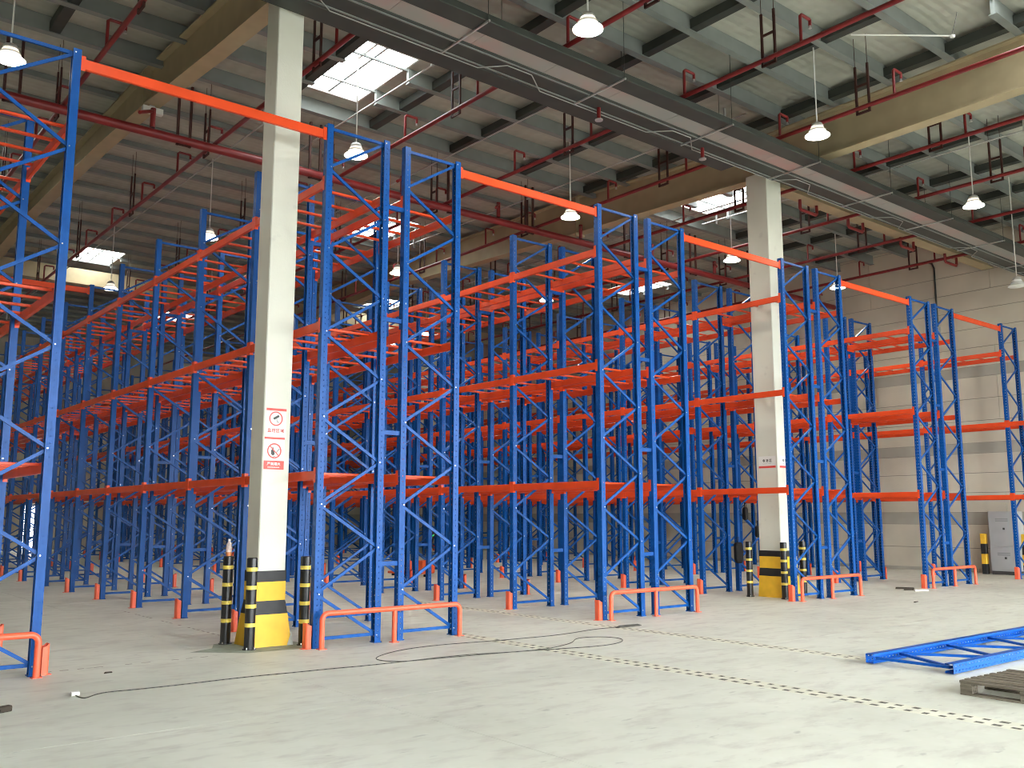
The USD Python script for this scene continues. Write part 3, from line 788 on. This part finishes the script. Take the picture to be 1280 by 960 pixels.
# ------------------------------------------------------------------ overhead services
main = thing("sprinkler_main", "thick dark red water main crossing under the whole roof", "pipe")
obj("pipe", MB().tube([(LEFTX, 6.35, 8.865), (WALLX, 6.35, 8.865)], 0.085, 16), "pipe_red", main, 50)
for x in np.arange(-9.15, 22, 2.8):
    obj("riser", MB().tube([(x + 0.35, 6.35, 8.97), (x + 0.35, 6.35, 9.35)], 0.05, 10).tube([(x + 0.35, 6.35, 9.3), (x, 6.0, 9.05)], 0.035, 8), "pipe_red", main, 50)
for x in (-2.8, 0.2, 3.0, 6.6, 9.0, 12.6, 15.4, 18.2):
    obj("hanger", MB().bar((x - 0.12, 6.35, 8.75), (x - 0.12, 6.35, 10.0), 0.045, 0.045, (0, 1, 0)).bar((x + 0.12, 6.35, 8.75), (x + 0.12, 6.35, 10.0), 0.045, 0.045, (0, 1, 0)).bar((x - 0.14, 6.35, 8.78), (x + 0.14, 6.35, 8.78), 0.045, 0.045), "hanger_brown", main)

BR = [(-1.95, "dark red sprinkler branch pipe before the beige rafter of the signed column"), (0.85, "dark red sprinkler branch pipe just behind the signed column's rafter"), (3.65, "dark red sprinkler branch pipe passing beside the nearest skylight"),
      (6.45, "dark red sprinkler branch pipe above the aisle of the middle row"), (9.3, "dark red sprinkler branch pipe running in front of the far column's rafter"), (12.0, "dark red sprinkler branch pipe just beyond the far column's rafter"),
      (14.75, "dark red sprinkler branch pipe passing beneath the second skylight"), (17.5, "dark red sprinkler branch pipe above the row beyond the far column"), (20.3, "dark red sprinkler branch pipe nearest the grey wall")]
for x, lab in BR:
    t = thing("sprinkler_branch", lab, "pipe", (x, 0, 0))
    obj("pipe", MB().tube([(0, FRONTY + 1, 9.0), (0, 36.0, 9.0)], 0.042, 10), "pipe_red", t, 50)
    for k in range(-4, 9):
        y = 1.47 + 2.36 * k
        if abs(y - 6.35) < 0.35:
            y += 0.6
        st_ = obj("stub", MB().tube([(0, y, 9.0), (0, y, 9.47), (0.03, y, 9.50), (0.26, y, 9.50), (0.27, y, 9.49), (0.27, y, 9.40)], 0.026, 8), "pipe_red", t, 50)
        obj("sprinkler_head", MB().lathe([(0, 9.35), (0.03, 9.352), (0.012, 9.37), (0.014, 9.40), (0, 9.40)], (0.27, y, 0), 8), "zinc", st_)
    for k in range(-3, 5):
        y = 2.12 + 4.77 * k
        zt = roof_z(y) - 0.31
        obj("hanger", MB().box(-0.015, y - 0.14, 8.88, 0.015, y - 0.10, zt - 0.25).box(-0.015, y + 0.10, 8.88, 0.015, y + 0.14, zt - 0.25).box(-0.013, y - 0.10, 9.40, 0.013, y + 0.10, 9.44).box(-0.015, y - 0.12, 8.88, 0.015, y + 0.12, 8.92).box(-0.004, y - 0.124, zt - 0.26, 0.004, y - 0.116, zt + 0.305).box(-0.004, y + 0.116, zt - 0.26, 0.004, y + 0.124, zt + 0.305), "hanger_brown", t)

# suspended services along the column line: two grey trays with a pale duct between them
tr = thing("cable_tray", "wide dark grey cable tray suspended nearest the viewer along the column line", "cable tray")
obj("trough", MB().cbox(LEFTX + 0.02, -1.08, 8.70, WALLX - 0.02, -0.735, 8.82, 0.01), "tray_grey", tr)
for x in np.arange(-9.3, 22, 2.8):
    obj("suspension_rod", MB().tube([(x, -1.1, 8.64), (x, -1.1, 10.05)], 0.006, 6), "tray_grey", tr)
    obj("trapeze_strut", MB().box(x - 0.014, -1.13, 8.672, x + 0.014, 0.10, 8.698), "zinc", tr)
tr = thing("cable_tray", "dark grey cable tray crossing before the far column's head, behind the pale duct", "cable tray")
obj("trough", MB().cbox(LEFTX + 0.02, -0.375, 8.70, WALLX - 0.02, 0.12, 8.88, 0.01), "tray_grey", tr)
obj("side_flange", MB().box(LEFTX + 0.02, 0.02, 8.685, WALLX - 0.02, 0.05, 8.70).box(LEFTX + 0.02, -0.33, 8.685, WALLX - 0.02, -0.30, 8.70), "purlin_grey", tr)
obj("side_trough", MB().cbox(LEFTX + 0.02, 0.125, 8.70, 9.2, 0.49, 8.84, 0.01), "tray_grey", tr)
for x in np.arange(-8.1, 22, 2.8):
    obj("suspension_rod", MB().tube([(x, 0.10, 8.87), (x, 0.10, 10.1)], 0.006, 6), "tray_grey", tr)
du = thing("ventilation_duct", "pale pinkish duct running between the two dark grey cable trays", "duct")
for k, x in enumerate(np.arange(LEFTX + 0.02, WALLX - 0.1, 1.45)):
    obj("duct_section", MB().cbox(x + 0.004, -0.73, 8.712, min(x + 1.446, WALLX - 0.02), -0.38, 8.90, 0.006), "duct_pink", du)
cd = thing("steel_conduit", "thin galvanized conduit with offsets clipped below the rear tray", "conduit")
pts = []
for k in range(-2, 6):
    x = k * 3.9
    pts += [(x, 0.08, 8.67), (x + 2.6, 0.08, 8.67), (x + 2.9, -0.30, 8.65), (x + 3.4, -0.30, 8.65)]
obj("tube", MB().tube(pts, 0.010, 6), "tray_light", cd, 60)
for i, (x, ya, yb, z, lab) in enumerate(((3.05, 1.5, 8.5, 9.62, "pale conduit rising past the nearest skylight"), (5.9, 1.4, 20.0, 9.7, "pale conduit running back above the middle row"), (8.9, -0.4, 12.0, 9.55, "pale conduit running back beside the far column"),
                                         (12.9, 1.4, 22.0, 9.5, "long pale conduit passing behind the far column"), (14.2, -4.0, 5.0, 9.62, "pale conduit crossing in front of the beige rafter"), (1.9, 6.0, 32.0, 9.75, "grey conduit running far back over the signed column's row"))):
    t = thing("steel_conduit", lab, "conduit", (x, 0, 0))
    obj("tube", MB().tube([(0, ya, z), (0, yb, z + 0.012 * (yb - ya))], 0.016, 6), "zinc", t, 60)
    obj("clip", MB().box(-0.025, ya + 0.5, z - 0.02, 0.025, ya + 0.53, z + 0.30).box(-0.025, yb - 0.5, z, 0.025, yb - 0.47, z + 0.40), "zinc", t)
# loose sensor wire and mast at the upper edge of the photo
t = thing("sensor_arm", "thin white rod slanting beneath the roof at the upper edge", "rod")
obj("rod", MB().tube([(7.86, -3.30, 9.62), (9.2, -4.35, 9.62)], 0.012, 6), "white_metal", t, 60)
obj("head", MB().lathe([(0, 9.57), (0.04, 9.59), (0.045, 9.62), (0, 9.65)], (9.2, -4.36, 0), 10), "white_metal", t, 40)
obj("wire", MB().tube([(9.2, -4.36, 9.65), (9.26, -4.40, 9.9), (9.30, -4.42, 10.05)], 0.008, 6), "cable_black", t, 60)
for i, (x, lab) in enumerate(((13.4, "red U-shaped pipe drop nearest the far column under the beige beam"), (15.5, "second red U-shaped pipe drop under the beige beam"), (18.1, "third red U-shaped pipe drop under the beige beam"), (20.6, "red U-shaped pipe drop at the wall end of the beige beam"))):
    t = thing("pipe_loop", lab, "pipe", (x, 1.15, 0))
    obj("loop", MB().tube([(-0.35, 0, 9.13), (-0.35, 0, 8.93), (-0.31, 0, 8.89), (0.31, 0, 8.89), (0.35, 0, 8.93), (0.35, 0, 9.13)], 0.04, 8), "pipe_red", t, 50)
for x, lab in ((5.15, "red sprinkler drop below the trays over the signed-column aisle"), (7.95, "red sprinkler drop below the trays over the middle row")):
    t = thing("sprinkler_drop", lab, "sprinkler", (x, -0.10, -0.49))
    obj("pipe", MB().tube([(0, 0.05, 9.19), (0, 0.05, 8.99)], 0.035, 8), "pipe_red", t, 50)
    obj("deflector", MB().lathe([(0, 8.95), (0.07, 8.955), (0.07, 8.975), (0.02, 8.99), (0, 8.99)], (0, 0.05, 0), 12), "zinc", t)


# high-bay lamps
def build_lamp(label, loc, lit=True):
    t = thing("high_bay_lamp" if lit else "unlit_high_bay_lamp", label, "lamp", loc)
    obj("shade", MB().lathe([(0.128, 0.095), (0.165, 0.055), (0.215, 0.015), (0.215, 0.0)], n=28), "lamp_glow" if lit else "lamp_off", t, 40)
    obj("neck", MB().lathe([(0.10, 0.17), (0.118, 0.15), (0.128, 0.095)], n=28), "lamp_neck" if lit else "lamp_off", t, 40)
    obj("lens", MB().lathe([(0.0, -0.018), (0.10, -0.014), (0.19, -0.003), (0.213, 0.002), (0.0, 0.004)], n=28), "lamp_lens" if lit else "lamp_off", t, 40)
    obj("collar", MB().lathe([(0.127, 0.085), (0.150, 0.088), (0.150, 0.105), (0.126, 0.112)], n=28), "lamp_body", t, 40)
    obj("gear_housing", MB().lathe([(0.105, 0.168), (0.11, 0.19), (0.085, 0.235), (0.04, 0.26), (0.015, 0.27), (0.0, 0.27)], n=20), "lamp_body", t, 40)
    obj("rod", MB().tube([(0, 0, 0.26), (0, 0, roof_z(loc[1]) - 0.002 - loc[2])], 0.012, 8), "white_metal", t, 60)
    for sx, sy in sky_c:                 # under a skylight well the rod hangs from a bracket fixed to the frame
        if abs(loc[0] - sx) < SKY_W / 2 and abs(loc[1] - sy) < SKY_D / 2:
            zt = roof_z(loc[1]) - loc[2] - 0.012
            obj("bracket", MB().box(-0.02, sy - SKY_D / 2 - loc[1] - 0.06, zt, 0.02, 0.02, zt + 0.03), "white_metal", t)
    return t


lamps = [(2.86, -2.15, 8.44, "glaring high-bay lamp hanging nearest at the upper edge"), (8.54, -2.17, 8.4, "lit high-bay lamp hanging in front of the far column's rafter"), (14.56, -2.2, 8.4, "lit high-bay lamp hanging beyond the rafter near the picture's edge"),
         (8.22, 3.98, 8.4, "lit high-bay lamp above the tie beam of the middle aisle"), (14.0, 3.89, 8.4, "lit high-bay lamp hanging before the far column's second skylight"), (2.6, 3.88, 8.4, "lit high-bay lamp below the nearest skylight, seen through a blue frame"),
         (2.45, 10.76, 8.4, "lit high-bay lamp over the beams behind the signed column"), (7.81, 10.65, 8.4, "lit high-bay lamp seen between the blue posts below the rafter"), (-3.27, 3.9, 8.4, "lit high-bay lamp at the picture's edge above the cut row"),
         (2.13, 17.67, 8.4, "small distant lit lamp beneath the far skylight"), (18.86, 3.74, 8.4, "lit high-bay lamp behind the frame top before the grey wall"), (13.22, 10.48, 8.4, "distant lit lamp glimpsed between shelves of the middle row"), (13.4, 17.5, 8.4, "distant lit lamp far back behind the middle row")]
for x, y, z, lab in lamps:
    tag(build_lamp(lab, (x, y, z)), group="high-bay lamps under the roof")
build_lamp("unlit pale high-bay lamp hanging at the corner by the grey wall", (18.76, -1.32, 7.44), False)

# ------------------------------------------------------------------ wall cabinet and its guards
t = thing("electrical_cabinet", "grey steel electrical cabinet with two doors standing against the wall", "cabinet", (22.62, 1.03, 0))
obj("body", MB().cbox(-0.30, -0.36, 0.10, 0.30, 0.36, 1.80, 0.01), "cabinet_grey", t)
obj("plinth", MB().box(-0.28, -0.35, 0, 0.28, 0.35, 0.10), "dark_plinth", t)
for z0, z1 in ((0.13, 0.80), (0.82, 1.77)):
    dr = obj("door", MB().cbox(-0.318, -0.34, z0, -0.30, 0.34, z1, 0.006), "cabinet_grey", t)
    obj("handle", MB().box(-0.335, -0.10, (z0 + z1) / 2 - 0.02, -0.318, -0.05, (z0 + z1) / 2 + 0.04), "dark_plinth", dr)
    obj("vent", MB().box(-0.321, -0.2, z1 - 0.20, -0.318, 0.15, z1 - 0.18).box(-0.321, -0.2, z1 - 0.25, -0.318, 0.15, z1 - 0.23), "purlin_grey", dr)
for y, lab in ((1.56, "black and yellow striped guard post on the far side of the cabinet"), (0.42, "black and yellow striped guard post half hidden by a blue rack post")):
    t = thing("striped_guard", lab, "guard post", (22.35, y, 0))
    for k in range(4):
        obj("painted_band", MB().cbox(-0.075, -0.075, 0.29 * k, 0.075, 0.075, 0.29 * (k + 1) - 0.002, 0.01), "black_band" if k % 2 == 0 else "yellow_band", t)
t = thing("junction_box", "small white box fixed under the beige rafter before the signed column", "box", (-0.345, 6.62, 9.50))
obj("body", MB().cbox(-0.18, -0.06, -0.14, 0.20, 0.06, -0.02, 0.008), "white_metal", t)
obj("bracket", MB().box(-0.05, -0.03, -0.02, 0.05, 0.03, 0.06), "zinc", t)
t = thing("exit_sign", "small glowing green exit sign low on the wall deep behind the racks", "sign", (WALLX - 0.002, 30.6, 0.52))
obj("housing", MB().box(-0.03, -0.19, 0, 0.0, 0.19, 0.17), "white_metal", t)
obj("lit_panel", MB().box(-0.034, -0.175, 0.012, -0.03, 0.175, 0.158), "green_plastic", t)
t = thing("wall_conduit", "thin grey conduit running down the upper grey wall", "conduit")
obj("tube", MB().tube([(WALLX - 0.03, 3.6, 9.75), (WALLX - 0.03, 2.95, 9.73), (WALLX - 0.03, 2.82, 9.66), (WALLX - 0.03, 2.76, 9.5), (WALLX - 0.03, 2.76, 7.6)], 0.028, 8), "tray_grey", t, 60)
obj("junction_box", MB().box(WALLX - 0.07, 2.68, 7.35, WALLX - 0.002, 2.84, 7.6), "cabinet_grey", t)

# ------------------------------------------------------------------ floor: markings, cable, loose frame, pallet, bits
def marking(name, label, axis, at, lo, hi, offs, pale, dark="marking_dark", dl=0.070, dw=0.062, pitch=0.15, skip=0.06, z=0.0, phase=0.0):
    t = thing(name, label, "floor marking")
    ang = 0.0
    if pale:
        m = MB()
        if axis == "y": m.box(at - 0.14, lo, 0, at + 0.14, hi, 0.0006)
        obj("pale_strip", m, "marking_cream", t)
    m = MB()
    u = lo
    while u < hi:
        for q, o in enumerate(offs):
            if rng.random() < skip: continue
            a = u + rng.uniform(-0.006, 0.006); l = dl * rng.uniform(0.7, 1.15); w = dw * rng.uniform(0.8, 1.1)
            if axis == "y": m.box(at + o - w / 2, a, z, at + o + w / 2, a + l, 0.0012)
            else: m.box(a, at + o - w / 2, z, a + l, at + o + w / 2, 0.0012)
        u += pitch
    tag(obj("dashes", m, dark, t), kind="stuff")


marking("lane_marking", "double dashed floor line running from the guard rail to the picture's corner", "y", 2.235, -9.4, 0.05, (-0.075, 0.075), True)
marking("lane_marking", "double dashed floor line leading to the loose blue frame", "y", 4.57, -5.0, 4.6, (-0.05, 0.05), True, dw=0.050)
marking("worn_marking", "faint single dashed floor line across the aisle before the signed column", "x", 0.15, -3.1, -1.4, (0.0,), False, "faint_dark", 0.09, 0.03, 0.17, 0.3)
marking("worn_marking", "faint dashed floor line along the row behind the signed column", "y", -0.42, 1.8, 6.2, (0.0,), False, "faint_dark", 0.10, 0.03, 0.19, 0.25)
patch = Polygon([(-1.35, 0.62), (-1.0, 0.80), (-0.84, 1.16), (-0.45, 1.25), (0.0, 1.15), (0.10, 0.7), (0.12, 0.16), (-0.1, 0.02), (-0.5, 0.10), (-0.82, 0.12), (-1.05, 0.35)])
pt = MB().poly(patch, 0, 0.0007)
tag(obj("floor_patch", pt, "floor_stain_green"), "greenish worn paint patch on the floor around the signed column's foot", "floor stain")

cab = [(-3.181, -1.45), (-3.13, -1.64), (-2.98, -1.50), (-2.70, -1.50), (-2.44, -1.53), (-1.62, -1.52), (-0.75, -1.60), (0.22, -1.67), (1.30, -1.76), (2.17, -1.93), (2.61, -1.83), (2.95, -1.64), (3.12, -1.50), (3.30, -1.44), (3.62, -1.58), (3.66, -1.78), (3.53, -1.98), (3.14, -2.15), (2.25, -2.00), (1.3, -1.80), (0.55, -1.72), (0.16, -1.58), (0.10, -1.38), (0.29, -1.12), (0.68, -0.90), (1.5, -0.82), (2.44, -0.96), (3.28, -1.0), (4.41, -0.86), (4.75, -0.92), (4.95, -0.97)]
from scipy.interpolate import CubicSpline
cab = np.array(cab); tt = np.r_[0, np.cumsum(np.linalg.norm(np.diff(cab, axis=0), axis=1))]
ts = np.linspace(0, tt[-1], 420); cc = CubicSpline(tt, cab)(ts)
cc += (meshkit.noise(np.c_[ts * 2.2, ts * 0, ts * 0 + 3.1])[:, None] - 0.5) * 0.03
t = thing("power_cable", "thin black power cable looping across the open floor", "cable")
obj("wire", MB().tube(np.c_[cc, np.full(len(cc), 0.006)], 0.0048, 6), "cable_black", t, True)
obj("plug", MB().cbox(-3.22, -1.47, 0.0, -3.15, -1.40, 0.035, 0.008), "white_metal", t)
obj("coil", MB().tube([(4.75 + 0.28 * math.cos(a) * (1 - a / 60), -0.93 + 0.05 * math.sin(a), 0.006 + 0.0011 * a) for a in np.linspace(0, 19, 90)], 0.0055, 6), "cable_black", t, True)

# blue rack frame lying on the floor: posts along +x
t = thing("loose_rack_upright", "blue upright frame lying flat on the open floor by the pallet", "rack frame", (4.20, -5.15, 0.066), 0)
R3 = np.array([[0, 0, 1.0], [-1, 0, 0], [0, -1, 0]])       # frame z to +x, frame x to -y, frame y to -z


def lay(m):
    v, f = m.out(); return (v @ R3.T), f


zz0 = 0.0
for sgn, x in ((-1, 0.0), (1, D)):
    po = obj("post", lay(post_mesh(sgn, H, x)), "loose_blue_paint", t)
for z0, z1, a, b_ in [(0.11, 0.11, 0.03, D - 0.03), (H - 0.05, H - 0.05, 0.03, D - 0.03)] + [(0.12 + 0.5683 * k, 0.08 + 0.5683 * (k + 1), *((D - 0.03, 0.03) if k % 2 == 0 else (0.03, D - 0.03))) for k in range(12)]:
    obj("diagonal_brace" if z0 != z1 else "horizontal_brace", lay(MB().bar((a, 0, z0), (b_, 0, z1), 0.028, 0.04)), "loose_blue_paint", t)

t = thing("wooden_pallet", "weathered grey wooden pallet with its slats at the picture's edge", "pallet", (3.22, -6.62, 0), -2.0)
for i in range(9):
    e = rng.uniform(-0.012, 0.012)
    obj("slat", MB().cbox(0.0 + i * 0.119, -1.2 + e, 0.107 + rng.uniform(0, 0.004), 0.075 + i * 0.119, 0.0 + e, 0.131 + rng.uniform(0, 0.004), 0.004), "old_wood", t)
for y in (-0.06, -0.60, -1.14):
    obj("stringer", MB().box(0.0, y - 0.05, 0.09, 1.04, y + 0.05, 0.107), "old_wood", t)
    for x in (0.06, 0.52, 0.98):
        obj("block", MB().cbox(x - 0.055, y - 0.055, 0.019, x + 0.055, y + 0.055, 0.0895, 0.004), "old_wood", t)
for x in (0.06, 0.52, 0.98):
    obj("bottom_board", MB().box(x - 0.05, -1.2, 0.0, x + 0.05, 0.0, 0.018), "old_wood", t)

for i, (x, y, l, a, mt, lab) in enumerate(((14.92, 0.33, 0.42, -45, "dark_offcut", "dark offcut lying by the small guard rail, left of the pale one"), (14.72, 0.02, 0.22, -40, "dark_offcut", "short dark offcut in the middle of the floor scraps"),
                                           (14.62, -0.28, 0.34, -30, "pale_offcut", "pale offcut lying by the small guard rail"), (11.95, -1.66, 0.22, 10, "dark_offcut", "thin dark scrap lying alone on the open floor"),
                                           (-2.62, -0.33, 0.09, 8, "dark_offcut", "thin dark scrap before the guard rail at the picture's edge"))):
    o = thing("floor_scrap", lab, "scrap", (x, y, 0), a)
    hh = 0.045 if i < 3 else 0.014
    v = np.array([(0, -0.03, 0), (l, -0.02, 0), (l * 1.02, 0.03, 0), (0.01, 0.035, 0), (0.01, -0.025, hh * 0.9), (l * 0.98, -0.015, hh * 0.7), (l, 0.025, hh * 0.8), (0.02, 0.03, hh)])
    v[:, 1] *= 1.0 if i < 3 else 0.5
    obj("offcut", MB().add(v, [(0, 3, 2, 1), (4, 5, 6, 7), (0, 1, 5, 4), (1, 2, 6, 5), (2, 3, 7, 6), (3, 0, 4, 7)]), mt, o)
t = thing("dropped_clamp", "small dark clamp lying on the floor at the picture's edge", "clamp", (-3.85, -1.84, 0), 20)
obj("jaw", MB().cbox(-0.05, -0.035, 0.0, 0.05, 0.035, 0.05, 0.01), "dark_offcut", t)
obj("bolt", MB().tube([(-0.03, -0.02, 0.045), (-0.11, -0.05, 0.03)], 0.012, 8), "dark_offcut", t)

# orange hand pallet truck deep in the aisle
t = thing("pallet_truck", "orange hand pallet truck parked deep between the rows", "pallet truck", (9.05, 10.9, 0), 100)
for q in (-0.2, 0.2):
    obj("fork", MB().cbox(0.1, q - 0.08, 0.06, 1.25, q + 0.08, 0.12, 0.01), "jack_orange", t)
    obj("fork_roller", MB().lathe([(0, 0), (0.05, 0), (0.05, 0.06), (0, 0.06)], (1.1, q, 0.0), 12), "rubber_black", t)
obj("pump_housing", MB().cbox(-0.12, -0.24, 0.08, 0.12, 0.24, 0.45, 0.03), "jack_orange", t)
obj("handle", MB().tube([(-0.05, 0, 0.4), (-0.30, 0, 1.1), (-0.32, -0.12, 1.2), (-0.33, 0.12, 1.2)], 0.022, 8), "rubber_black", t, 50)
obj("steer_wheel", MB().lathe([(0, 0), (0.09, 0), (0.09, 0.06), (0, 0.06)], (-0.05, 0, 0.0), 14), "rubber_black", t)
